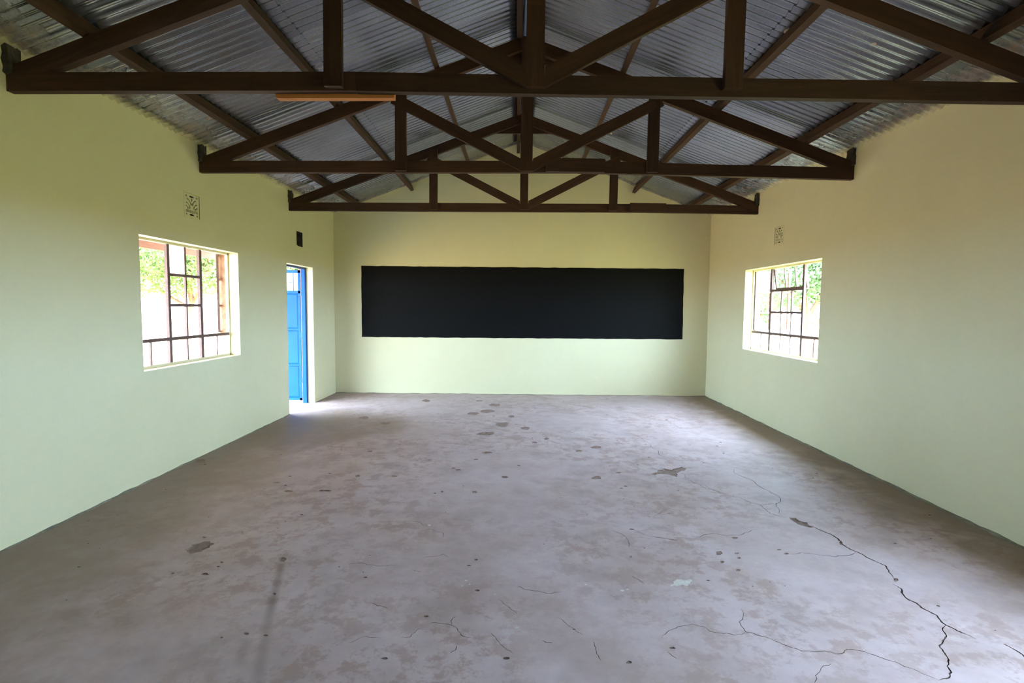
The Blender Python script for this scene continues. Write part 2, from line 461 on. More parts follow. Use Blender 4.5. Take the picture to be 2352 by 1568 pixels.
PITS=[[(4.381,4.682),(4.461,4.782),(4.541,4.845),(4.605,4.797),(4.673,4.865),(4.734,4.909),(4.757,4.843),(4.709,4.781),(4.637,4.724),(4.593,4.605),(4.543,4.64),(4.478,4.676),(4.404,4.626)],[(5.128,3.714),(5.177,3.71),(5.188,3.646),(5.217,3.628),(5.214,3.553),(5.181,3.542),(5.151,3.567),(5.131,3.612),(5.124,3.653)],[(1.096,3.096),(1.094,3.17),(1.144,3.212),(1.178,3.222),(1.232,3.185),(1.232,3.131),(1.215,3.078),(1.171,3.046),(1.141,3.056)],[(1.759,8.238),(1.756,8.181),(1.746,8.127),(1.713,8.129),(1.682,8.156),(1.65,8.197),(1.622,8.274),(1.635,8.343),(1.667,8.378),(1.708,8.339),(1.745,8.309)],[(2.605,8.285),(2.596,8.258),(2.576,8.24),(2.55,8.233),(2.513,8.228),(2.493,8.26),(2.49,8.297),(2.508,8.329),(2.543,8.331),(2.572,8.331),(2.602,8.318)],[(2.884,7.943),(2.876,7.869),(2.84,7.817),(2.792,7.844),(2.747,7.843),(2.717,7.899),(2.719,7.968),(2.748,8.014),(2.78,8.056),(2.82,8.029),(2.874,8.02)],[(2.829,7.464),(2.804,7.399),(2.761,7.365),(2.713,7.324),(2.664,7.366),(2.619,7.415),(2.615,7.492),(2.654,7.545),(2.701,7.571),(2.755,7.573),(2.794,7.524)],[(2.604,7.276),(2.6,7.227),(2.579,7.172),(2.527,7.194),(2.491,7.21),(2.446,7.238),(2.454,7.294),(2.466,7.347),(2.51,7.37),(2.557,7.359),(2.614,7.343)],[(3.113,7.11),(3.111,7.071),(3.091,7.051),(3.069,7.031),(3.049,7.057),(3.035,7.087),(3.027,7.129),(3.047,7.159),(3.068,7.184),(3.096,7.19),(3.105,7.143)],[(3.042,6.616),(3.036,6.551),(3.011,6.477),(2.951,6.471),(2.908,6.519),(2.875,6.572),(2.879,6.642),(2.894,6.713),(2.947,6.722),(3.004,6.753),(3.059,6.706)],[(3.309,6.425),(3.294,6.378),(3.272,6.339),(3.242,6.362),(3.218,6.368),(3.19,6.393),(3.194,6.444),(3.217,6.478),(3.241,6.515),(3.272,6.499),(3.298,6.473)],[(2.877,6.123),(2.859,6.074),(2.826,6.031),(2.768,6.034),(2.712,6.043),(2.65,6.078),(2.676,6.141),(2.715,6.177),(2.759,6.2),(2.811,6.201),(2.879,6.186)],[(2.892,5.318),(2.882,5.297),(2.856,5.285),(2.825,5.265),(2.794,5.284),(2.78,5.303),(2.783,5.323),(2.798,5.34),(2.823,5.351),(2.859,5.358),(2.877,5.336)],[(3.375,5.738),(3.376,5.719),(3.361,5.709),(3.343,5.695),(3.331,5.714),(3.318,5.725),(3.315,5.746),(3.33,5.761),(3.345,5.778),(3.364,5.768),(3.374,5.754)],[(3.517,5.913),(3.507,5.888),(3.498,5.862),(3.484,5.861),(3.466,5.86),(3.459,5.892),(3.464,5.928),(3.478,5.947),(3.49,5.964),(3.503,5.96),(3.512,5.941)],[(4.056,5.564),(4.057,5.536),(4.021,5.528),(3.995,5.526),(3.957,5.519),(3.95,5.547),(3.944,5.575),(3.977,5.594),(4.006,5.615),(4.039,5.608),(4.065,5.592)],[(3.839,5.418),(3.829,5.401),(3.813,5.394),(3.798,5.39),(3.779,5.388),(3.77,5.405),(3.772,5.425),(3.789,5.437),(3.805,5.449),(3.824,5.449),(3.835,5.435)],[(1.152,6.928),(1.149,6.878),(1.135,6.839),(1.102,6.829),(1.066,6.862),(1.024,6.891),(1.004,6.952),(1.035,6.979),(1.04,7.035),(1.084,7.027),(1.122,6.981)],[(1.503,6.612),(1.527,6.572),(1.482,6.562),(1.452,6.532),(1.408,6.555),(1.394,6.592),(1.383,6.622),(1.382,6.658),(1.418,6.675),(1.462,6.676),(1.507,6.654)],[(1.642,5.313),(1.639,5.302),(1.639,5.286),(1.62,5.293),(1.602,5.29),(1.597,5.305),(1.585,5.318),(1.591,5.331),(1.605,5.339),(1.623,5.334),(1.641,5.328)],[(1.747,4.529),(1.754,4.509),(1.745,4.499),(1.736,4.488),(1.72,4.498),(1.709,4.518),(1.702,4.538),(1.709,4.549),(1.716,4.556),(1.727,4.562),(1.741,4.548)],[(2.084,4.532),(2.079,4.519),(2.065,4.514),(2.052,4.51),(2.035,4.511),(2.025,4.523),(2.029,4.535),(2.025,4.549),(2.04,4.555),(2.057,4.547),(2.073,4.543)],[(3.896,4.549),(3.892,4.519),(3.864,4.508),(3.841,4.505),(3.818,4.51),(3.797,4.529),(3.818,4.557),(3.832,4.577),(3.854,4.598),(3.883,4.6),(3.896,4.575)],[(2.823,4.158),(2.824,4.142),(2.813,4.132),(2.799,4.137),(2.784,4.134),(2.781,4.151),(2.779,4.164),(2.78,4.18),(2.795,4.182),(2.809,4.185),(2.816,4.17)],[(2.631,4.732),(2.621,4.722),(2.613,4.716),(2.602,4.712),(2.59,4.717),(2.581,4.724),(2.576,4.736),(2.585,4.746),(2.599,4.745),(2.611,4.747),(2.623,4.742)],[(2.569,4.779),(2.569,4.771),(2.56,4.766),(2.55,4.767),(2.542,4.769),(2.532,4.773),(2.534,4.782),(2.536,4.791),(2.546,4.796),(2.557,4.793),(2.566,4.788)],[(3.074,4.543),(3.065,4.528),(3.057,4.51),(3.037,4.512),(3.017,4.514),(3.013,4.533),(3.005,4.551),(3.017,4.567),(3.035,4.574),(3.053,4.57),(3.063,4.557)],[(4.109,4.696),(4.098,4.686),(4.087,4.677),(4.072,4.68),(4.062,4.683),(4.056,4.69),(4.051,4.7),(4.066,4.707),(4.078,4.717),(4.092,4.712),(4.104,4.706)],[(2.545,4.157),(2.546,4.149),(2.541,4.146),(2.536,4.143),(2.529,4.143),(2.527,4.153),(2.524,4.161),(2.528,4.167),(2.532,4.17),(2.537,4.168),(2.542,4.163)],[(2.766,5.064),(2.762,5.054),(2.751,5.047),(2.738,5.045),(2.723,5.048),(2.722,5.059),(2.717,5.067),(2.724,5.075),(2.735,5.08),(2.749,5.082),(2.76,5.074)],[(2.495,4.121),(2.49,4.116),(2.489,4.11),(2.483,4.109),(2.476,4.111),(2.472,4.117),(2.47,4.124),(2.475,4.128),(2.479,4.134),(2.485,4.13),(2.491,4.127)],[(5.207,6.997),(5.196,6.979),(5.182,6.971),(5.171,6.969),(5.162,6.974),(5.156,6.985),(5.159,7.005),(5.172,7.022),(5.187,7.025),(5.198,7.023),(5.208,7.016)],[(4.041,4.285),(4.039,4.279),(4.03,4.276),(4.023,4.274),(4.014,4.275),(4.009,4.28),(4.011,4.287),(4.018,4.292),(4.027,4.298),(4.036,4.296),(4.039,4.29)],[(3.849,3.082),(3.849,3.074),(3.843,3.068),(3.836,3.067),(3.832,3.072),(3.831,3.078),(3.834,3.084),(3.837,3.09),(3.842,3.092),(3.849,3.095),(3.852,3.09)],[(4.426,3.143),(4.413,3.131),(4.402,3.122),(4.391,3.119),(4.377,3.119),(4.383,3.136),(4.383,3.15),(4.396,3.164),(4.41,3.169),(4.424,3.172),(4.423,3.156)],[(4.525,3.142),(4.518,3.136),(4.511,3.132),(4.503,3.132),(4.496,3.133),(4.495,3.138),(4.498,3.144),(4.501,3.152),(4.512,3.152),(4.522,3.154),(4.527,3.149)],[(4.512,3.084),(4.507,3.078),(4.5,3.072),(4.492,3.071),(4.487,3.074),(4.487,3.08),(4.489,3.087),(4.495,3.094),(4.503,3.096),(4.509,3.095),(4.51,3.09)],[(4.838,3.148),(4.829,3.141),(4.82,3.139),(4.812,3.137),(4.801,3.136),(4.803,3.144),(4.806,3.15),(4.813,3.157),(4.823,3.161),(4.83,3.158),(4.835,3.154)],[(4.446,2.934),(4.439,2.929),(4.433,2.921),(4.425,2.924),(4.414,2.922),(4.418,2.931),(4.42,2.937),(4.424,2.945),(4.435,2.948),(4.441,2.944),(4.447,2.941)],[(4.814,3.2),(4.81,3.195),(4.802,3.193),(4.794,3.19),(4.787,3.192),(4.787,3.197),(4.788,3.202),(4.795,3.207),(4.803,3.207),(4.812,3.208),(4.816,3.205)],[(4.391,3.032),(4.384,3.025),(4.378,3.018),(4.369,3.014),(4.367,3.021),(4.364,3.027),(4.367,3.037),(4.375,3.044),(4.382,3.044),(4.389,3.047),(4.39,3.039)],[(5.291,2.847),(5.281,2.836),(5.271,2.832),(5.26,2.825),(5.259,2.832),(5.263,2.842),(5.268,2.852),(5.28,2.863),(5.291,2.868),(5.298,2.866),(5.296,2.858)],[(5.266,3.307),(5.254,3.29),(5.242,3.28),(5.23,3.272),(5.233,3.286),(5.24,3.299),(5.246,3.315),(5.259,3.328),(5.27,3.336),(5.275,3.334),(5.271,3.321)],[(4.611,3.363),(4.604,3.355),(4.595,3.346),(4.58,3.343),(4.57,3.348),(4.572,3.358),(4.568,3.367),(4.581,3.376),(4.595,3.378),(4.604,3.374),(4.618,3.373)],[(1.321,4.127),(1.321,4.113),(1.302,4.109),(1.288,4.099),(1.269,4.11),(1.25,4.118),(1.25,4.13),(1.252,4.142),(1.263,4.154),(1.288,4.151),(1.311,4.142)],[(1.629,4.148),(1.627,4.137),(1.612,4.127),(1.584,4.13),(1.558,4.13),(1.529,4.137),(1.529,4.151),(1.539,4.163),(1.57,4.165),(1.598,4.168),(1.626,4.161)],[(1.129,4.33),(1.125,4.322),(1.113,4.317),(1.1,4.317),(1.082,4.315),(1.068,4.323),(1.072,4.332),(1.071,4.341),(1.087,4.343),(1.103,4.344),(1.121,4.339)],[(1.42,2.949),(1.423,2.942),(1.42,2.939),(1.415,2.936),(1.409,2.941),(1.403,2.945),(1.399,2.952),(1.395,2.96),(1.403,2.959),(1.407,2.962),(1.414,2.955)],[(1.431,2.899),(1.429,2.895),(1.427,2.892),(1.423,2.891),(1.418,2.891),(1.413,2.896),(1.409,2.901),(1.41,2.905),(1.415,2.906),(1.419,2.906),(1.425,2.904)],[(1.42,2.813),(1.413,2.807),(1.408,2.802),(1.399,2.798),(1.387,2.804),(1.372,2.808),(1.373,2.816),(1.373,2.823),(1.382,2.827),(1.396,2.827),(1.405,2.819)],[(1.772,2.993),(1.77,2.978),(1.772,2.961),(1.758,2.968),(1.746,2.965),(1.736,2.984),(1.729,3.0),(1.73,3.011),(1.733,3.021),(1.745,3.019),(1.76,3.014)],[(1.882,2.623),(1.883,2.617),(1.884,2.61),(1.878,2.613),(1.873,2.615),(1.867,2.619),(1.863,2.627),(1.864,2.632),(1.866,2.637),(1.873,2.631),(1.879,2.63)],[(1.912,2.291),(1.912,2.285),(1.909,2.28),(1.901,2.282),(1.894,2.284),(1.889,2.288),(1.885,2.293),(1.885,2.298),(1.891,2.301),(1.898,2.299),(1.907,2.297)],[(2.007,2.279),(2.007,2.274),(2.001,2.273),(1.997,2.272),(1.992,2.273),(1.987,2.276),(1.983,2.281),(1.986,2.284),(1.989,2.288),(1.995,2.286),(2.001,2.284)],[(1.809,2.26),(1.81,2.256),(1.807,2.256),(1.804,2.255),(1.8,2.255),(1.798,2.258),(1.797,2.261),(1.797,2.263),(1.798,2.266),(1.802,2.265),(1.806,2.263)],[(1.126,3.273),(1.125,3.267),(1.124,3.261),(1.119,3.258),(1.109,3.263),(1.103,3.269),(1.098,3.275),(1.097,3.282),(1.103,3.285),(1.111,3.284),(1.118,3.279)],[(0.131,4.912),(0.162,4.877),(0.146,4.853),(0.109,4.855),(0.073,4.873),(0.04,4.893),(0.013,4.925),(0.004,4.961),(0.039,4.968),(0.074,4.976),(0.116,4.944)]]
PAINT=[[(3.975,2.747),(4.014,2.782),(4.072,2.811),(4.117,2.823),(4.122,2.8),(4.094,2.778),(4.03,2.756)],[(3.724,2.698),(3.718,2.691),(3.707,2.689),(3.699,2.694),(3.701,2.701),(3.71,2.706),(3.721,2.705)],[(3.751,2.709),(3.746,2.703),(3.738,2.702),(3.732,2.705),(3.734,2.712),(3.741,2.716),(3.749,2.715)],[(3.16,2.36),(3.155,2.355),(3.145,2.354),(3.136,2.357),(3.136,2.362),(3.145,2.365),(3.155,2.364)],[(2.553,3.5),(2.55,3.489),(2.541,3.486),(2.532,3.493),(2.53,3.506),(2.537,3.514),(2.547,3.512)],[(2.873,2.778),(2.871,2.774),(2.864,2.772),(2.858,2.775),(2.858,2.781),(2.863,2.784),(2.87,2.783)],[(2.895,2.742),(2.893,2.737),(2.888,2.736),(2.883,2.739),(2.883,2.744),(2.887,2.748),(2.893,2.747)],[(3.533,2.755),(3.529,2.75),(3.522,2.748),(3.517,2.752),(3.518,2.757),(3.524,2.76),(3.53,2.759)],[(3.036,2.644),(3.034,2.64),(3.03,2.639),(3.026,2.642),(3.026,2.646),(3.029,2.65),(3.034,2.649)],[(2.854,2.724),(2.852,2.72),(2.848,2.718),(2.845,2.722),(2.844,2.727),(2.847,2.73),(2.851,2.729)]]
CRACKW = 0.001
# ---------------------------------------------------------------- walls
WIN_L = (4.32, 5.853, 0.943, 2.088)
WIN_R = (5.648, 7.515, 0.935, 2.064)
DOOR = (7.085, 7.988, 0.0, 2.085)
VENT_L = (4.935, 5.165, 2.345, 2.565)
HOLE_L = (7.425, 7.632, 2.354, 2.562)
VENT_R = (6.495, 6.705, 2.325, 2.542)
WIN_R2 = (0.58, 2.45, 0.935, 2.064)      # the next window along, beside the camera

def wall_side(name, s, holes, blind):
    """long wall with openings; s=-1 left (inner face x=0), s=+1 right (inner face x=W).
    holes go right through, blind ones are recesses closed at the back."""
    x_in = 0.0 if s < 0 else W
    X = lambda d: x_in + s * d
    y0, y1 = YF - TH, YB + TH
    us = sorted({y0, y1} | {h[i] for h in holes + blind for i in (0, 1)})
    vs = sorted({-0.25, 2.2} | {h[i] for h in holes + blind for i in (2, 3)})
    vs = [-0.25] + [v for v in vs if v > -0.25] + [3.10]
    v, f, mi = [], [], []
    def quad(a, b, c, d, m):
        n = len(v)
        v.extend((a, b, c, d))
        f.append((n, n + 1, n + 2, n + 3))
        mi.append(m)
    def ztop(z, d):
        return z if z < 3.0 else 3.10 - (0.24 if s < 0 else 0.40) * d
    for depth, m, isout in ((0.0, 0, False), (TH, 1, True)):
        for i in range(len(us) - 1):
            for j in range(len(vs) - 1):
                uc, vc = (us[i] + us[i + 1]) / 2, (vs[j] + vs[j + 1]) / 2
                hs = holes if isout else holes + blind
                if any(h[0] < uc < h[1] and h[2] < vc < h[3] for h in hs):
                    continue
                x = X(depth)
                quad((x, us[i], vs[j]), (x, us[i + 1], vs[j]), (x, us[i + 1], ztop(vs[j + 1], depth)), (x, us[i], ztop(vs[j + 1], depth)), m)
    quad((X(0), y0, 3.10), (X(0), y1, 3.10), (X(TH), y1, ztop(3.1, TH)), (X(TH), y0, ztop(3.1, TH)), 1)
    for y in (y0, y1):
        quad((X(0), y, -.25), (X(TH), y, -.25), (X(TH), y, ztop(3.1, TH)), (X(0), y, 3.10), 1)
    for h in holes + blind:
        a, b, c, d = h
        bl = h in blind
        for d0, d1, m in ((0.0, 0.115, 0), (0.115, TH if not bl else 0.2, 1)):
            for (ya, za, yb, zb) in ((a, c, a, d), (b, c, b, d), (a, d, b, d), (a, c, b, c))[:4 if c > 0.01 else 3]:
                quad((X(d0), ya, za), (X(d1), ya, za), (X(d1), yb, zb), (X(d0), yb, zb), 2 if bl else m)  # recess faces take a near-black colour, painting in the hole's shade
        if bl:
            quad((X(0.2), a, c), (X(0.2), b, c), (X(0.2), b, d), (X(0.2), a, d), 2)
    o = pydata(name, v, f, ['paint', 'brick', 'mortar'], None, mi)
    return tag(o, None, None, None, 'structure')

wl = wall_side('wall_left', -1, [WIN_L, DOOR], [VENT_L, HOLE_L])
wr = wall_side('wall_right', 1, [WIN_R, WIN_R2], [VENT_R])
tag(wl, 'pale green painted long wall with the blue door')
tag(wr, 'cream painted long wall facing the blue door')

def gable(name, y0, y1):
    v, f = [], []
    prof = [(-0.0, -0.25), (W, -0.25), (W, RZ + 0.012), (XR, RZ + RS * XR + 0.012), (0.0, RZ + 0.012)]
    for y in (y0, y1):
        v += [(x, y, z) for x, z in prof]
    f.append((0, 1, 2, 3, 4))
    f.append((9, 8, 7, 6, 5))
    for i in range(5):
        j = (i + 1) % 5
        f.append((i, j, j + 5, i + 5))
    o = pydata(name, v, f, ['paint'])
    return tag(o, None, None, None, 'structure')

tag(gable('wall_back', YB, YB + TH), 'pale green painted gable wall behind the blackboard')
tag(gable('wall_front', YF - TH, YF), 'gable wall on the camera side of the room')

# broken plaster on the rim of the empty vent hole
pl = []
for k in range(5):
    y = 7.43 + k * 0.03
    pl.append((y, 2.354 + 0.05 * math.exp(-k * 0.9) + random.uniform(0, .006)))
vv = [(-0.02, 7.426, 2.354), (-0.02, 7.56, 2.354)] + [(-0.02, y, z) for y, z in reversed(pl)]
vv += [(-0.09, y, z) for (_, y, z) in vv]
n = len(vv) // 2
pydata('plaster_crumb', vv, [tuple(range(n)), tuple(range(2 * n - 1, n - 1, -1))] + [(i, (i + 1) % n, (i + 1) % n + n, i + n) for i in range(n)], ['paint'], wl)

# ---------------------------------------------------------------- floor with real cracks and spalled pits
def jitter_line(pts, rnd, levels=2):
    pts = [Vector((x, y)) for x, y in pts]
    for _ in range(levels):
        o = [pts[0]]
        for a, b in zip(pts, pts[1:]):
            d = b - a
            o.append((a + b) / 2 + Vector((-d.y, d.x)) * rnd.uniform(-0.13, 0.13))
            o.append(b)
        pts = o
    return pts

rf = random.Random(5)
floor_polys = []
crack_rings = []
for w, pts in CRACKS:
    ln = jitter_line(pts, rf, 2 if len(pts) > 3 else 3)
    n = len(ln)
    Lf, Rt = [], []
    for i, p in enumerate(ln):
        d = (ln[min(i + 1, n - 1)] - ln[max(i - 1, 0)]).normalized()
        nn = Vector((-d.y, d.x))
        t = min(i, n - 1 - i) / max(1, n - 1)
        ww = w * CRACKW * (0.25 + 0.75 * min(1, t * 8)) * rf.uniform(0.6, 1.3)
        Lf.append(p + nn * ww / 2)
        Rt.append(p - nn * ww / 2)
    crack_rings.append((Lf, ln, Rt))
    floor_polys.append(Lf + Rt[::-1])
pit_rings = []
for pts in PITS:
    P2 = [Vector(p) for p in pts]
    out = []
    for i, a in enumerate(P2):
        b = P2[(i + 1) % len(P2)]
        d = b - a
        out.append(a)
        out.append((a + b) / 2 + Vector((-d.y, d.x)) * rf.uniform(-0.26, 0.16))
    P2, out = out, []
    for i, a in enumerate(P2):
        b = P2[(i + 1) % len(P2)]
        d = b - a
        out.append(a)
        out.append((a + b) / 2 + Vector((-d.y, d.x)) * rf.uniform(-0.22, 0.22))
    pit_rings.append(out)
    floor_polys.append(out)
specks = []
for _ in range(210):
    x, y = rf.uniform(0.15, W - 0.15), rf.uniform(1.3, YB - 0.3) ** 1.0
    r = rf.choice((0.003, 0.004, 0.005, 0.007, 0.010)) * rf.uniform(0.7, 1.2)
    a0 = rf.uniform(0, 6)
    specks.append([Vector((x + r * 1.6 * rf.uniform(.6, 1.2) * math.cos(a0 + t * 1.047), y + r * rf.uniform(.6, 1.2) * math.sin(a0 + t * 1.047))) for t in range(6)])
floor_polys += specks

def ccw(p):
    a = sum(p[i].x * p[(i + 1) % len(p)].y - p[(i + 1) % len(p)].x * p[i].y for i in range(len(p)))
    return p if a > 0 else p[::-1]

outer = [Vector(p) for p in ((0, YF), (W, YF), (W, YB), (0, YB), (0, DOOR[1]), (-TH, DOOR[1]), (-TH, DOOR[0]), (0, DOOR[0]))]
verts, faces = list(outer), [list(range(len(outer)))]
for p in floor_polys:
    p = ccw(p)
    n = len(verts)
    verts += p
    faces.append(list(range(n, n + len(p))))
cv, ce, cf, ov, oe, of = delaunay_2d_cdt(verts, [], faces, 1, 1e-6)
keep = [f for f, o in zip(cf, of) if not any(k > 0 for k in o)]
floor = pydata('floor', [(p.x, p.y, 0) for p in cv], [tuple(f) for f in keep], ['floor'])
tag(floor, 'worn grey cement floor with cracks and brown patches', None, None, 'structure')

for Lf, ln, Rt in crack_rings:
    n = len(ln)
    v = [(p.x, p.y, 0) for p in Lf] + [(p.x, p.y, -0.012) for p in ln] + [(p.x, p.y, 0) for p in Rt]
    f = [(i, i + 1, n + i + 1, n + i) for i in range(n - 1)] + [(n + i, n + i + 1, 2 * n + i + 1, 2 * n + i) for i in range(n - 1)]
    pydata('crack', v, f, ['crack'], floor)

def pit_mesh(ring, depth):
    n = len(ring)
    c = sum(ring, Vector((0, 0))) / n
    v = [(p.x, p.y, 0) for p in ring]
    for s, dz in ((0.90, 0.75), (0.55, 1.0)):
        for p in ring:
            q = c + (p - c) * s * rf.uniform(0.95, 1.03)
            v.append((q.x, q.y, -depth * dz * rf.uniform(0.8, 1.15)))
    v.append((c.x, c.y, -depth * 0.8))
    f = []
    for k in range(2):
        for i in range(n):
            j = (i + 1) % n
            f.append((k * n + i, k * n + j, (k + 1) * n + j, (k + 1) * n + i))
    for i in range(n):
        f.append((2 * n + i, 2 * n + (i + 1) % n, 3 * n))
    return v, f

for ring in pit_rings:
    r = max((p - ring[0]).length for p in ring)
    v, f = pit_mesh(ring, min(0.012, 0.003 + r * 0.04))
    pydata('pit', v, f, ['pit'], floor)
sv, sf = [], []
for ring in specks:
    v, f = pit_mesh(ring, 0.004)
    n = len(sv)
    sv += v
    sf += [tuple(i + n for i in q) for q in f]
tag(pydata('speck', sv, sf, ['crack'], floor), kind='stuff')
for poly in PAINT:
    P2 = [Vector(p) for p in poly]
    ring = P2
    for _ in range(3):
        nr = []
        for i, a in enumerate(ring):
            b = ring[(i + 1) % len(ring)]
            d = b - a
            nr += [a, (a + b) / 2 + Vector((-d.y, d.x)) * rf.uniform(-0.32, 0.3)]
        ring = nr
    n = len(ring)
    v = [(p.x, p.y, 0.0) for p in ring] + [(p.x, p.y, 0.0012) for p in ring]
    pydata('paint_splash', v, [tuple(range(n, 2 * n))] + [(i, (i + 1) % n, (i + 1) % n + n, i + n) for i in range(n)], ['splash'], floor)

# uneven cement fillet where the walls meet the floor
def fillet(name, pts, inward, w=0.035):
    v, f = [], []
    n = len(pts)
    for i, (x, y) in enumerate(pts):
        k = w * (0.35 + 1.1 * abs(noise.noise((x * 3.1, y * 3.1, 2.0))))
        h = 0.014 * (0.3 + 1.2 * abs(noise.noise((x * 4.3, y * 4.3, 7.0))))
        v += [(x - inward[0] * 0.01, y - inward[1] * 0.01, h), (x + inward[0] * k * 0.4, y + inward[1] * k * 0.4, h * 0.75), (x + inward[0] * k, y + inward[1] * k, -0.002)]
    for i in range(n - 1):
        for q in range(2):
            f.append((i * 3 + q, i * 3 + q + 1, i * 3 + q + 4, i * 3 + q + 3))
    return tag(pydata(name, v, f, ['fillet'], None, None, True), kind='structure')
def run(a, b, n):
    return [(a[0] + (b[0] - a[0]) * i / n, a[1] + (b[1] - a[1]) * i / n) for i in range(n + 1)]
tag(fillet('baseboard_right', run((W, YF), (W, YB), 150), (-1, 0), 0.06), 'uneven cement edge along the foot of the cream wall')
tag(fillet('baseboard_left', run((0, YF), (0, DOOR[0]), 120), (1, 0)), 'uneven cement edge along the foot of the green wall')
tag(fillet('baseboard_back', run((0, YB), (W, YB), 90), (0, -1)), 'uneven cement edge below the blackboard wall')

# ---------------------------------------------------------------- roof sheets
roof = tag(empty('roof', (XR, 4, RZ)), 'grey corrugated iron roof seen from below', None, None, 'structure')
PITCH, AMP = 0.0762, 0.0085

def sheet_mesh(side, xa, xb, lift):
    """one corrugated sheet, local y=0 at its near edge, from x=xa (eave end) to xb (ridge end) on a slope"""
    nw = 9.6
    seg = 8
    n = int(nw * seg)
    L = 3
    v, f = [], []
    for j in range(L + 1):
        x = xa + (xb - xa) * j / L
        d = x if side < 0 else W - x
        for i in range(n + 1):
            y = i * PITCH / seg
            z = RZ + (RS * d if side > 0 or xa > 0 else RS * 0.085 + 0.24 * (d - 0.085)) + lift + AMP * math.cos(2 * math.pi * i / seg) + 0.0035 * (1 - i / n)
            v.append((x, y, z))
    for j in range(L):
        for i in range(n):
            a = j * (n + 1) + i
            f.append((a, a + 1, a + n + 2, a + n + 1))
    me = bpy.data.meshes.new('roof_sheet')
    me.from_pydata(v, [], f)
    for p in me.polygons:
        p.use_smooth = True
    me.materials.append(M['metal'])
    return me

for side, rows, ylap in ((-1, ((-2.42, 0.085, -0.004), (0.03, 1.44, 0.004), (1.30, XR - 0.02, 0.013)), 4.80), (1, ((W + 0.62, 5.02, 0.0), (5.16, XR + 0.02, 0.009)), 4.96)):
    cover = 9 * PITCH
    y = ylap - math.ceil((ylap - (YF - 0.4)) / cover) * cover
    meshes = [sheet_mesh(side, xa, xb, lift) for xa, xb, lift in rows]
    while y < YB + 0.35:
        for me in meshes:
            o = bpy.data.objects.new('roof_sheet', me)
            COL.objects.link(o)
            o.parent = roof
            o.matrix_parent_inverse = Matrix.Translation((-XR, -4, -RZ))
            o.location = (0, y + random.uniform(-0.003, 0.003), random.uniform(-0.0006, 0.0006))
        y += cover
# ridge capping over the top
zr = RZ + RS * XR
cap = pydata('ridge_cap', [(XR - .2, -2.1, zr - .045), (XR, -2.1, zr + .04), (XR + .2, -2.1, zr - .045), (XR - .2, 9.6, zr - .045), (XR, 9.6, zr + .04), (XR + .2, 9.6, zr - .045)], [(0, 1, 4, 3), (1, 2, 5, 4)], ['metal'], roof)
cap.matrix_parent_inverse = Matrix.Translation((-XR, -4, -RZ))

# ---------------------------------------------------------------- purlins
ang = math.atan(RS)
def purlin(x, label, side, dep=0.098, wid=0.05):
    d = x if side < 0 else W - x
    zc = RZ - AMP + RS * d - (dep / 2) / math.cos(ang) - 0.002
    nrm = Vector((RS * (1 if side > 0 else -1), 0, 1)).normalized()
    o = beam('purlin', (x, YF - 0.05, zc), (x, YB + 0.06, zc), wid, dep, 'purlin', ref=nrm, seg=24, rough=0.003)
    return tag(o, label, 'purlin', 'purlins under the roof sheets')
purlin(0.475, 'lowest timber purlin above the wall with the blue door', -1)
purlin(1.335, 'middle timber purlin on the roof slope above the blue door', -1)
purlin(2.32, 'timber purlin next to the ridge on the door side of the roof', -1)
purlin(5.955, 'lowest timber purlin above the cream wall opposite the door', 1)
purlin(5.10, 'middle timber purlin on the slope above the cream wall', 1)
purlin(4.16, 'timber purlin next to the ridge on the cream wall side', 1)
for x, s, lb in ((3.135, -1, 'ridge purlin on the door side of the king posts'), (3.265, 1, 'ridge purlin on the cream wall side of the king posts')):
    o = beam('ridge_purlin', (x, YF - 0.05, zr - 0.11), (x, YB + 0.0, zr - 0.11), 0.05, 0.12, 'wood', ref=(0, 0, 1), seg=24, rough=0.003)
    tag(o, lb, 'purlin', 'purlins under the roof sheets')

# ---------------------------------------------------------------- trusses
def rtop(x):
    d = x if x < XR else W - x
    return 2.945 + 0.367 * d

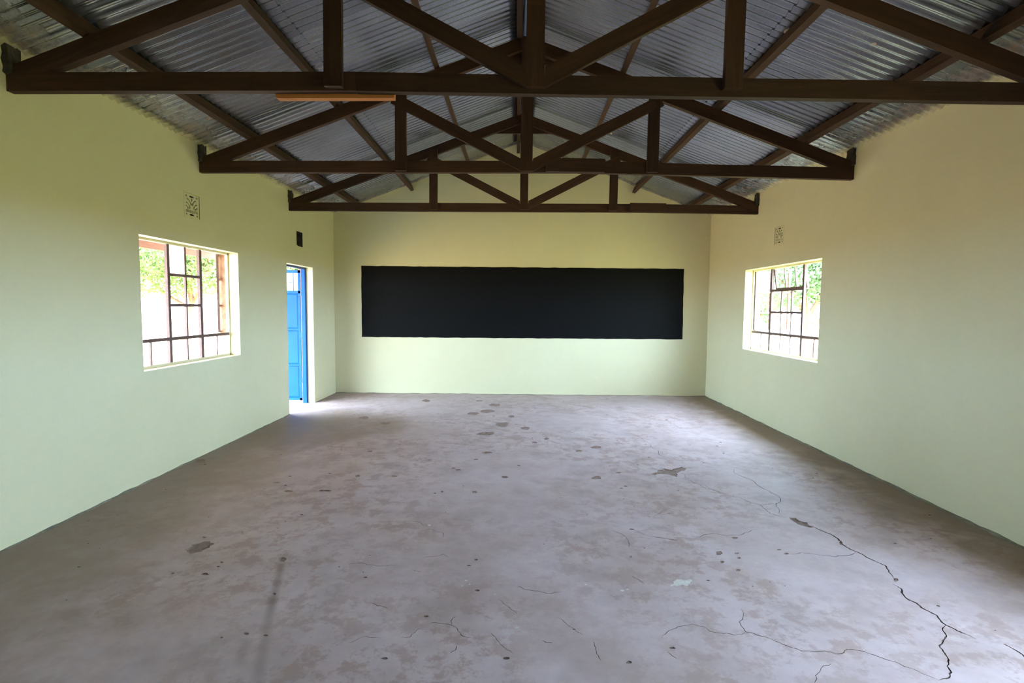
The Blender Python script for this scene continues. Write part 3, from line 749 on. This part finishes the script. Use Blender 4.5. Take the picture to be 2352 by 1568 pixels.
def truss(Y, label, zl, zm, zr_, split, kx, qx, extra=None):
    t = tag(empty('roof_truss', (XR, Y, 2.8)), label, 'roof truss', 'timber roof trusses')
    inv = Matrix.Translation((-XR, -Y, -2.8))
    def put(o):
        o.matrix_parent_inverse = inv
        return o
    H = 0.112
    yc = Y + 0.025
    put(beam('bottom_chord', (-0.12, yc, zl + H / 2), (split, yc, zm + H / 2), H, 0.05, 'wood', t, seg=14))
    put(beam('bottom_chord', (split + 0.002, yc, zm + H / 2 - 0.001), (W + 0.12, yc, zr_ + H / 2), H, 0.05, 'wood', t, seg=14))
    hv = 0.058 * math.sqrt(1 + 0.367 ** 2)
    put(beam('rafter', (-0.1, yc, rtop(-0.1) - hv), (XR - 0.003, yc, rtop(XR) - hv), 0.115, 0.05, 'wood', t, seg=12, cut0=0, cut1=-0.04))
    put(beam('rafter', (W + 0.1, yc, rtop(-0.1) - hv), (XR + 0.003, yc, rtop(XR) - hv), 0.115, 0.05, 'wood', t, ref=(0, -1, 0), seg=12, cut0=0, cut1=-0.04))
    yp = Y - 0.021
    put(beam('king_post', (kx, yp, 2.832), (kx, yp, rtop(XR) - 0.03), 0.108, 0.04, 'wood', t, seg=8))
    for x in qx:
        put(beam('queen_post', (x, yp, 2.826), (x + 0.004, yp, rtop(x) - 0.05), 0.108, 0.04, 'wood', t, seg=8))
    for s, x in ((-1, qx[0]), (1, qx[1])):
        xa, xb = kx + s * 0.082, x + s * 0.07
        za = 2.838 + 0.062
        zb = rtop(xb) - 0.14
        o = beam('brace', (xa, yp - 0.001, za), (xb, yp - 0.001, zb), 0.104, 0.038, 'wood', t, ref=(0, s, 0), seg=8, cut0=-0.06, cut1=0)
        put(o)
    # board tying the rafters together below the ridge
    y0, y1 = Y + 0.052, Y + 0.077
    zb = rtop(XR) - 0.255
    hw = (rtop(XR) - 0.05 - zb) / 0.367 + 0.0
    prof = [(XR - hw + 0.10, zb), (XR + hw - 0.10, zb), (XR + hw - 0.16, zb + 0.05), (XR + 0.02, rtop(XR) - 0.05), (XR - 0.02, rtop(XR) - 0.05), (XR - hw + 0.16, zb + 0.05)]
    v = [(x, y0, z) for x, z in prof] + [(x, y1, z) for x, z in prof]
    g = pydata('apex_gusset', v, [(0, 1, 2, 3, 4, 5), (11, 10, 9, 8, 7, 6)] + [(i, (i + 1) % 6, (i + 1) % 6 + 6, i + 6) for i in range(6)], ['wood'], t)
    put(g)
    return t, put

t1, put = truss(3.245, 'nearest dark timber roof truss, with an orange board spliced under it', 2.803, 2.816, 2.766, 2.14, 3.23, (2.015, 4.415))
tag(put(beam('splice_board', (1.60, 3.325, 2.846), (2.36, 3.325, 2.852), 0.112, 0.05, 'orange', t1, cut0=0.03)), 'orange new timber splice board')
t2, put = truss(5.18, 'middle dark timber roof truss, with a splice plate right of its king post', 2.806, 2.828, 2.775, 3.72, 3.218, (1.99, 4.436))
put(beam('splice_plate', (3.405, 5.162, 2.893), (3.975, 5.162, 2.886), 0.128, 0.034, 'wood', t2))
t3, put = truss(7.185, 'farthest brown timber roof truss, just in front of the blackboard wall', 2.802, 2.811, 2.796, 4.9, 3.218, (1.986, 4.426))
put(beam('splice_plate', (4.655, 7.167, 2.868), (5.14, 7.167, 2.862), 0.125, 0.034, 'wood', t3))
tag(t3, None, None)

# rough mortar packed around the truss ends
def packing(x, y, s, label):
    v, f = [], []
    bm = bmesh.new()
    bmesh.ops.create_cube(bm, size=1)
    bmesh.ops.subdivide_edges(bm, edges=list(bm.edges), cuts=3, use_grid_fill=True)
    for q in bm.verts:
        p = q.co.copy()
        k = noise.noise_vector((p.x * 4 + x, p.y * 4 + y, p.z * 4)) * 0.02
        q.co = Vector((x + s * 0.0 + p.x * 0.075, y + 0.025 + p.y * 0.085, 2.99 + p.z * 0.16)) + k
    return tag(frommesh('mortar_packing', bm, ['mortar'], None), label, 'mortar', 'mortar around the truss ends')
for (yy, nm) in ((3.245, 'nearest'), (5.18, 'middle'), (7.185, 'farthest')):
    packing(0.0, yy, 1, 'dark mortar lump at the %s truss end on the blue door side' % nm)
    packing(W, yy, -1, 'dark mortar lump at the %s truss end on the cream wall side' % nm)

# ---------------------------------------------------------------- blackboard
bx0, bx1, bz0, bz1 = 0.468, 5.972, 0.974, 2.187
ring = []
def edge(a, b, n):
    for i in range(n):
        t = i / n
        ring.append((a[0] + (b[0] - a[0]) * t + random.uniform(-.0035, .0035), a[1] + (b[1] - a[1]) * t + random.uniform(-.0035, .0035)))
edge((bx0, bz0), (bx1 + 0.004, bz0 + 0.006), 60)
edge((bx1 + 0.004, bz0 + 0.006), (bx1 - 0.004, bz1 - 0.004), 14)
edge((bx1 - 0.004, bz1 - 0.004), (bx0, bz1 + 0.003), 60)
edge((bx0, bz1 + 0.003), (bx0, bz0), 14)
n = len(ring)
v = [(x, YB - 0.0005, z) for x, z in ring] + [(x, YB - 0.006, z) for x, z in ring]
tag(pydata('blackboard', v, [tuple(range(n, 2 * n))] + [(i, (i + 1) % n, (i + 1) % n + n, i + n) for i in range(n)], ['board']),
    'long black blackboard painted across the end wall', 'blackboard')

# ---------------------------------------------------------------- vent blocks
def vent(s, h, label):
    """square pierced block with a palm-leaf pattern of slots"""
    y0, y1, z0, z1 = h
    S = y1 - y0
    Hh = z1 - z0
    xin = 0.0 if s < 0 else W
    def P(u, w):
        return Vector((u, w))
    slots = []
    def rect(a, b, c, d):
        slots.append([P(a, c), P(b, c), P(b, d), P(a, d)])
    for w in (0.075, 0.855):
        rect(0.10, 0.19, w, w + 0.065)
        rect(0.36, 0.64, w, w + 0.07)
        rect(0.81, 0.90, w, w + 0.065)
    for k, (x0, w0, x1, w1) in enumerate(((0.44, 0.52, 0.20, 0.76), (0.37, 0.36, 0.13, 0.60), (0.25, 0.34, 0.10, 0.46))):
        for m in (1, -1):
            pts_o, pts_i = [], []
            for i in range(7):
                t = i / 6
                x = x0 + (x1 - x0) * t ** 1.7
                w = w0 + (w1 - w0) * (1 - (1 - t) ** 1.6)
                th = 0.045 * math.sin(math.pi * (0.12 + 0.88 * (1 - abs(t - 0.6)))) + 0.012
                pts_o.append((x + th * 0.5, w + th * 0.6))
                pts_i.append((x - th * 0.5, w - th * 0.6))
            pp = pts_o + pts_i[::-1]
            slots.append([P(0.5 + m * (x - 0.5), w) for x, w in pp])
    slots.append([P(0.43, 0.80), P(0.5, 0.66), P(0.57, 0.80)])
    slots.append([P(0.475, 0.50), P(0.525, 0.50), P(0.525, 0.60), P(0.475, 0.60)])
    for u in (0.11, 0.19, 0.27, 0.35, 0.43, 0.52, 0.60, 0.68, 0.76, 0.84):
        rect(u, u + 0.045, 0.19, 0.30)
    verts = [P(0, 0), P(1, 0), P(1, 1), P(0, 1)]
    faces = [[0, 1, 2, 3]]
    for p in slots:
        p = ccw(p)
        k = len(verts)
        verts += p
        faces.append(list(range(k, k + len(p))))
    cv, ce, cf, ov, oe, of = delaunay_2d_cdt(verts, [], faces, 1, 1e-5)
    bm = bmesh.new()
    bv = [bm.verts.new((xin + s * 0.004, y0 + p.x * S, z0 + p.y * Hh)) for p in cv]
    for f_, o_ in zip(cf, of):
        if any(k > 0 for k in o_):
            continue
        try:
            bm.faces.new([bv[i] for i in f_])
        except ValueError:
            pass
    ex = bmesh.ops.extrude_face_region(bm, geom=list(bm.faces))
    for g in ex['geom']:
        if isinstance(g, bmesh.types.BMVert):
            g.co.x += s * 0.012
    root = frommesh('vent_block', bm, ['paint'], None)
    tag(root, label, 'vent', 'pierced vent blocks')
    # raised rim around the block
    bm = bmesh.new()
    for (a, b, c, d) in ((-.05, 1.05, -.05, 0), (-.05, 1.05, 1, 1.05), (-.05, 0, 0, 1), (1, 1.05, 0, 1)):
        g = bmesh.ops.create_cube(bm, size=1)
        for q in g['verts']:
            q.co = Vector((xin + s * 0.001 + q.co.x * 0.006, y0 + S * ((a + b) / 2 + q.co.y * (b - a)), z0 + Hh * ((c + d) / 2 + q.co.z * (d - c))))
    frommesh('rim', bm, ['paint'], root)
    return root
vent(-1, VENT_L, 'square pierced vent block above the window next to the door')
vent(1, VENT_R, 'small pierced vent block high on the cream wall')

# ---------------------------------------------------------------- windows
def steel_window(name, label, s, h, m1, m2, thin_c, thin_low, trans, hz, fan_open):
    """s: -1 left wall, +1 right wall.  h: opening.  m1 > m2 along y are the mullions."""
    y0, y1, z0, z1 = h
    xin = 0.0 if s < 0 else W
    xf = xin + s * 0.125          # steel frame in the middle of the wall
    root = tag(empty(name, (xf, (y0 + y1) / 2, z0)), label, None, None, 'structure')
    inv = Matrix.Translation((-xf, -(y0 + y1) / 2, -z0))
    def put(o):
        o.matrix_parent_inverse = inv
        return o
    d = 0.015
    e = 0.03
    # frame all round
    bm = bmesh.new()
    for (a, b, c, dd) in ((y0 - .01, y1 + .01, z0 - .005, z0 + 0.022), (y0 - .01, y1 + .01, z1 - 0.022, z1 + .005), (y0 - .005, y0 + 0.022, z0, z1), (y1 - 0.022, y1 + .005, z0, z1)):
        g = bmesh.ops.create_cube(bm, size=1)
        for q in g['verts']:
            q.co = Vector((xf + q.co.x * 0.03, (a + b) / 2 + q.co.y * (b - a), (c + dd) / 2 + q.co.z * (dd - c)))
    put(frommesh('frame', bm, ['fillet' if False else 'paint'], root))
    def vbar(nm, y, a, b, w, t=0.028, off=0.0, seg=4):
        return put(beam(nm, (xf + off, y, a), (xf + off, y, b), w, t, 'steel', root, ref=(1, 0, 0), rough=0.0012, seg=seg, bev=0.002))
    def hbar(nm, z, a, b, w, t=0.028, off=0.0):
        return put(beam(nm, (xf + off, a, z), (xf + off, b, z), w, t, 'steel', root, ref=(1, 0, 0), rough=0.0012, seg=4, bev=0.002))
    vbar('mullion', m1, z0, z1, 0.04)
    vbar('mullion', m2, z0, z1, 0.036)
    hbar('transom', trans, y0 + .01, y1 - .01, 0.03)
    lo, hi = min(m1, m2), max(m1, m2)
    for z in hz:
        hbar('glazing_bar', z, lo + .018, hi - .018, 0.026)
    for y in thin_c:
        vbar('glazing_bar', y, trans, hz[0] if fan_open else z1, 0.018, 0.02)
    for y in thin_low:
        vbar('glazing_bar', y, z0, trans, 0.014, 0.016)
    return root, put, xf

def pane(nm, x, y0, y1, z0, z1, mat, parent, put, t=0.004):
    o = box(nm, x - t / 2, x + t / 2, y0, y1, z0, z1, mat, parent, bev=0)
    put(o)
    return o

def casement(root, put, xf, s, hy, sgn, wid, za, zb, angle, cols, rows, panes, off=0.02):
    """outward-opening leaf hinged at y=hy; sgn = direction of the closed leaf along y; angle from closed"""
    ca, sa = math.cos(angle), math.sin(angle)
    def pt(u, z):
        return Vector((xf + s * (off + u * sa), hy + sgn * u * ca, z))
    leaf = put(beam('casement', pt(0.0, za), pt(0.0, zb), 0.024, 0.03, 'steel', root, ref=pt(1, 0) - pt(0, 0), rough=0.001, seg=3, bev=0.002))
    base = leaf.matrix_parent_inverse @ leaf.matrix_basis
    def sub(o):
        o.matrix_parent_inverse = (inv_of(leaf))
        return o
    nrm = (pt(1, 0) - pt(0, 0)).cross(Vector((0, 0, 1)))
    for u in [wid] + [wid * c for c in cols]:
        sub(beam('stile', pt(u, za), pt(u, zb), 0.026, 0.024, 'steel', leaf, ref=nrm, rough=0.001, seg=3, bev=0.002))
    for z in [za, zb] + list(rows):
        sub(beam('rail', pt(0, z), pt(wid, z), 0.022, 0.024, 'steel', leaf, ref=nrm, rough=0.001, seg=3, bev=0.002))
    for (u0, u1, z0, z1, mt) in panes:
        q = nrm.normalized() * 0.002
        a, b, c, d = pt(u0, z0), pt(u1, z0), pt(u1, z1), pt(u0, z1)
        vs = [a - q, b - q, c - q, d - q, a + q, b + q, c + q, d + q]
        sub(pydata('pane', vs, [(0, 1, 2, 3), (7, 6, 5, 4), (0, 4, 5, 1), (1, 5, 6, 2), (2, 6, 7, 3), (3, 7, 4, 0)], [mt], leaf))
    return leaf

def inv_of(o):
    """inverse of the world matrix of a child whose parent is an unrotated Empty with a cancelling inverse"""
    return o.matrix_basis.inverted()

# left window: middle light fixed, both side leaves swung out, most panes gone
w1, put1, xf1 = steel_window('window_1', 'steel window beside the blue door with a frosted pane', -1, WIN_L, 5.335, 4.842, (5.102,), (4.585, 5.102, 5.612), 1.185, (1.788, 1.502), False)
pane('frosted_pane', xf1, 4.862, 5.094, 1.80, 2.07, 'frosted', w1, put1)
casement(w1, put1, xf1, -1, WIN_L[1] - 0.055, -1, 0.46, 1.21, 2.06, math.radians(151), (), (1.79, 1.50), ((0.03, 0.43, 1.80, 2.05, 'frosted'),), 0.08)

# right window: top light tilted out, far leaf swung out
w2, put2, xf2 = steel_window('window_2', 'steel window with an open top light in the cream wall', 1, WIN_R, 6.975, 6.198, (6.455, 6.705), (5.94, 6.455, 6.705, 7.23), 1.188, (1.755, 1.472), True)
casement(w2, put2, xf2, 1, WIN_R[1] - 0.035, -1, 0.50, 1.215, 2.04, math.radians(97), (0.45,), (1.75, 1.46), ((0.02, 0.22, 1.76, 2.03, 'glass'),))
# the tilted top light
def toplight():
    zt, zb = 2.035, 1.775
    out = 0.035
    a0, a1 = 6.222, 6.952
    P = lambda y, t: Vector((xf2 + 0.02 + out * t, y, zt + (zb - zt) * t))
    tl = put2(beam('top_light', P(a0, 1), P(a1, 1), 0.03, 0.024, 'steel', w2, ref=(1, 0, 0), rough=0.001, seg=3, bev=0.002))
    for y in (a0, a1, 6.455, 6.705):
        o = beam('stile', P(y, 0), P(y, 1), 0.024 if y in (a0, a1) else 0.014, 0.022, 'steel', tl, ref=(1, 0, 0.3), rough=0.001, seg=3, bev=0.002)
        o.matrix_parent_inverse = inv_of(tl)
    # remains of a broken pane in the corner
    c = [(6.952, 0.02), (6.952, 0.98), (6.80, 0.98), (6.86, 0.72), (6.90, 0.40), (6.905, 0.02)]
    q = Vector((0.002, 0, 0))
    vs = [P(y, t) - q for y, t in c] + [P(y, t) + q for y, t in c]
    o = pydata('broken_pane', vs, [tuple(range(6)), tuple(range(11, 5, -1))] + [(i, (i + 1) % 6, (i + 1) % 6 + 6, i + 6) for i in range(6)], ['glass'], tl)
    o.matrix_parent_inverse = inv_of(tl)
toplight()

# the next window along, beside the camera
w3 = steel_window('window_3', 'steel window in the cream wall beside the camera', 1, WIN_R2, 1.91, 1.13, (1.385, 1.635), (0.87, 1.385, 1.635, 2.16), 1.188, (1.755, 1.472), False)

# ---------------------------------------------------------------- door: blue steel frame and outward-swung leaf
door = tag(empty('door_1', (-0.15, DOOR[1], 0)), 'blue steel door standing open, with a glazed top light', None, None, 'structure')
dinv = Matrix.Translation((0.15, -DOOR[1], 0))
def dput(o):
    o.matrix_parent_inverse = dinv
    return o
dput(box('jamb', -0.165, -0.105, DOOR[1] - 0.045, DOOR[1] + 0.004, 0.0, DOOR[3], 'blue', door))
dput(box('jamb', -0.165, -0.105, DOOR[0] - 0.004, DOOR[0] + 0.045, 0.0, DOOR[3], 'blue', door))
dput(box('door_head', -0.165, -0.105, DOOR[0], DOOR[1], DOOR[3] - 0.028, DOOR[3] + 0.004, 'bluedark', door))
# leaf opened square to the wall
LX0, LX1, LY, LZ0, LZ1 = -1.06, -0.192, 8.0, 0.035, 2.047
leaf = dput(box('door_leaf', LX0 + .02, LX1 - .02, LY + 0.008, LY + 0.012, LZ0 + 0.02, 1.728, 'blue', door, bev=0))
def lput(o):
    return o       # the leaf mesh carries world coordinates with the same cancelling inverse
def lbox(nm, x0, x1, z0, z1, y0=LY - 0.018, y1=LY + 0.02, mat='blue'):
    return lput(box(nm, x0, x1, y0, y1, z0, z1, mat, leaf, bev=0.003))
lbox('stile', LX1 - 0.04, LX1, LZ0, LZ1)
lbox('stile', LX0, LX0 + 0.04, LZ0, LZ1)
lbox('rail', LX0, LX1, LZ1 - 0.045, LZ1)
lbox('rail', LX0, LX1, 1.69, 1.735)
lbox('rail', LX0, LX1, LZ0, LZ0 + 0.04)
for z in (1.137, 0.584):
    lbox('rail', LX0 + .04, LX1 - .04, z - 0.014, z + 0.014, LY - 0.012)
for za, zb in ((0.075, 0.57), (0.598, 1.123), (1.151, 1.69)):      # pressed panels
    bm = bmesh.new()
    x0, x1 = LX0 + 0.045, LX1 - 0.045
    vs = [bm.verts.new(p) for p in ((x0, LY + .006, za + .004), (x1, LY + .006, za + .004), (x1, LY + .006, zb - .004), (x0, LY + .006, zb - .004))]
    i_ = 0.022
    vi = [bm.verts.new(p) for p in ((x0 + i_, LY + .001, za + i_), (x1 - i_, LY + .001, za + i_), (x1 - i_, LY + .001, zb - i_), (x0 + i_, LY + .001, zb - i_))]
    for k in range(4):
        bm.faces.new((vs[k], vs[(k + 1) % 4], vi[(k + 1) % 4], vi[k]))
    bm.faces.new(vi)
    frommesh('panel', bm, ['blue'], leaf)
box('pane', LX0 + .04, LX1 - .04, LY + 0.0, LY + 0.004, 1.735, 2.003, 'frosted', leaf, bev=0)
for x in (-0.30, -0.55, -0.80):
    lbox('glazing_bar', x - 0.006, x + 0.006, 1.735, 2.003, LY - 0.012, LY - 0.002)
bmk = beam('glazing_bar', (LX0 + .04, LY - 0.008, 1.80), (-0.30, LY - 0.008, 1.862), 0.010, 0.008, 'blue', leaf, bev=0, rough=0)
bmk.matrix_parent_inverse = Matrix()
for z in (1.70, 1.05, 0.35):
    dput(box('hinge', -0.192, -0.158, DOOR[1] - 0.012, LY + 0.012, z - 0.045, z + 0.045, 'bluedark', door))

# ---------------------------------------------------------------- outside
def ground_piece(name, label, x0, x1, y0, y1, z, mat, thick=0.3):
    return tag(box(name, x0, x1, y0, y1, z - thick, z, mat, None, bev=0), label, None, None, 'structure')
ground_piece('ground', 'bright bare earth outside the classroom', -90, 90, -80, 110, -0.26, 'ground', 0.5)
ground_piece('lawn', 'sunlit grass outside the cream wall window', 6.75, 60, -40, 60, -0.24, 'lawn', 0.05)
ground_piece('verandah_floor', 'cement verandah floor outside the blue door', -2.3, -TH, YF - 0.3, YB + 0.3, -0.03, 'slab', 0.3)
fz = RZ + RS * 0.085 + 0.24 * (-2.40 - 0.085)
fb = beam('fascia_board', (-2.40, YF - 0.4, fz - 0.085), (-2.40, YB + 0.9, fz - 0.085), 0.165, 0.025, 'fascia', ref=(1, 0, 0), seg=20)
tag(fb, 'red brown fascia board along the verandah eave', 'fascia board')
for y in (-0.8, 3.0):
    o = beam('verandah_post', (-2.28, y, -0.03), (-2.28, y, fz - 0.02), 0.09, 0.09, 'fascia', ref=(0, 1, 0))
    tag(o, {-0.8: 'timber verandah post nearest the camera', 3.0: 'timber verandah post outside the nearer window'}[y], 'post', 'verandah posts')

def tree(loc, trunk_h, lean, crown, leaf_mat, n, size, label, seed, rad=0.11, flowers=0):
    """crown: list of (dx, dy, dz, rx, ry, rz) leaf clouds relative to the base"""
    rnd = random.Random(seed)
    root = tag(empty('tree', loc), label, 'tree', 'trees outside the windows')
    v, f = [], []
    def limb(a, b, r0, r1, k=7, sg=5):
        a, b = Vector(a), Vector(b)
        ax = (b - a).normalized()
        u = ax.orthogonal().normalized()
        w = ax.cross(u)
        n0 = len(v)
        bend = u * rnd.uniform(-.08, .08) + w * rnd.uniform(-.08, .08)
        for i in range(sg + 1):
            t = i / sg
            c = a.lerp(b, t) + bend * (b - a).length * math.sin(t * math.pi)
            r = r0 + (r1 - r0) * t
            for q in range(k):
                an = 2 * math.pi * q / k
                v.append(c + (u * math.cos(an) + w * math.sin(an)) * r)
        for i in range(sg):
            for q in range(k):
                f.append((n0 + i * k + q, n0 + i * k + (q + 1) % k, n0 + (i + 1) * k + (q + 1) % k, n0 + (i + 1) * k + q))
    top = Vector((lean[0], lean[1], trunk_h))
    limb((0, 0, -0.1), top, rad * 1.3, rad * 0.75)
    for c in crown:
        limb(top * rnd.uniform(0.75, 1.0), (c[0], c[1], c[2]), rad * 0.6, rad * 0.15, 6)
        limb(top.lerp(Vector(c[:3]), 0.5), (c[0] + c[3] * rnd.uniform(-.6, .6), c[1] + c[4] * rnd.uniform(-.6, .6), c[2] + c[5] * .5), rad * 0.3, rad * 0.08, 5)
    pydata('trunk', v, f, ['bark'], root, None, True)
    def cloud(cnt, sz):
        lv, lf = [], []
        tot = sum(c[3] * c[4] * c[5] for c in crown)
        for c in crown:
            for _ in range(int(cnt * c[3] * c[4] * c[5] / tot)):
                while True:
                    p = Vector((rnd.uniform(-1, 1), rnd.uniform(-1, 1), rnd.uniform(-1, 1)))
                    if 0.2 < p.length < 1 and noise.noise(p * 2.2 + Vector((c[0], c[1], seed))) > -0.18:
                        break
                p = Vector((c[0] + p.x * c[3], c[1] + p.y * c[4], c[2] + p.z * c[5]))
                a = Vector((rnd.uniform(-1, 1), rnd.uniform(-1, 1), rnd.uniform(-.9, .5))).normalized()
                b = a.orthogonal().normalized()
                b = (b * math.cos(rnd.uniform(0, 6)) + a.cross(b) * math.sin(rnd.uniform(0, 6))).normalized()
                s = sz * rnd.uniform(0.6, 1.3)
                k = len(lv)
                lv.extend((p, p + a * s * .5 + b * s * .26, p + a * s, p + a * s * .5 - b * s * .26))
                lf.append((k, k + 1, k + 2, k + 3))
        return lv, lf
    lv, lf = cloud(n, size)
    tag(pydata('crown', lv, lf, [leaf_mat], root), kind='stuff')
    if flowers:
        lv, lf = cloud(flowers, size * 0.8)
        tag(pydata('blossoms', lv, lf, ['flower'], root), kind='stuff')
    return root

tree((-7.6, 16.6, -0.26), 2.0, (0.2, 0.3), [(0, 0, 3.4, 1.9, 1.6, 1.45), (-1.6, 0.4, 3.1, 1.4, 1.3, 1.1), (1.2, -0.5, 3.3, 1.3, 1.3, 1.3), (0.3, 0, 4.7, 1.6, 1.5, 1.0)], 'leaf1', 26000, 0.11, 'tree with yellow blossoms outside the window beside the door, its middle one', 3, flowers=130)
tree((-9.4, 11.6, -0.26), 2.1, (-0.2, 0.2), [(0, 0, 3.3, 1.8, 1.6, 1.4), (1.4, 0, 3.6, 1.3, 1.2, 1.2), (-1.3, 0.3, 3.4, 1.4, 1.3, 1.2), (0, 0, 4.8, 1.5, 1.4, 1.0)], 'leaf1', 24000, 0.10, 'leafy tree farthest left outside the window beside the door', 5, flowers=70)
tree((-7.2, 22.0, -0.26), 2.2, (0.5, 0.0), [(0.2, 0, 3.0, 1.3, 1.4, 1.25), (1.1, 0, 2.9, 1.1, 1.2, 1.3), (-0.9, 0.2, 3.7, 1.3, 1.2, 1.2), (0.3, 0, 4.6, 1.5, 1.4, 1.0)], 'leaf1', 22000, 0.12, 'leafy tree nearest the blue door seen through the broken window', 8, flowers=60)
tree((10.40, 12.6, -0.26), 1.75, (-0.27, 0.0), [(0.3, 0, 3.1, 1.2, 1.2, 1.25), (-0.9, 0.2, 2.7, 1.1, 1.0, 1.0), (0.9, 0, 2.7, 1.0, 1.0, 1.3), (0.0, 0, 4.4, 1.5, 1.4, 1.0)], 'leaf2', 26000, 0.11, 'broad-leaved tree with a forked trunk outside the cream wall window', 12, rad=0.10)
tree((10.9, 17.5, -0.26), 1.5, (0.2, 0.0), [(0, 0, 2.4, 1.5, 1.4, 1.2), (-1.3, 0, 2.3, 1.3, 1.2, 1.1), (1.2, 0, 3.0, 1.4, 1.3, 1.2), (0, 0, 4.0, 1.5, 1.4, 1.0)], 'leaf2', 24000, 0.12, 'smaller tree farther off behind the swung window leaf', 14)
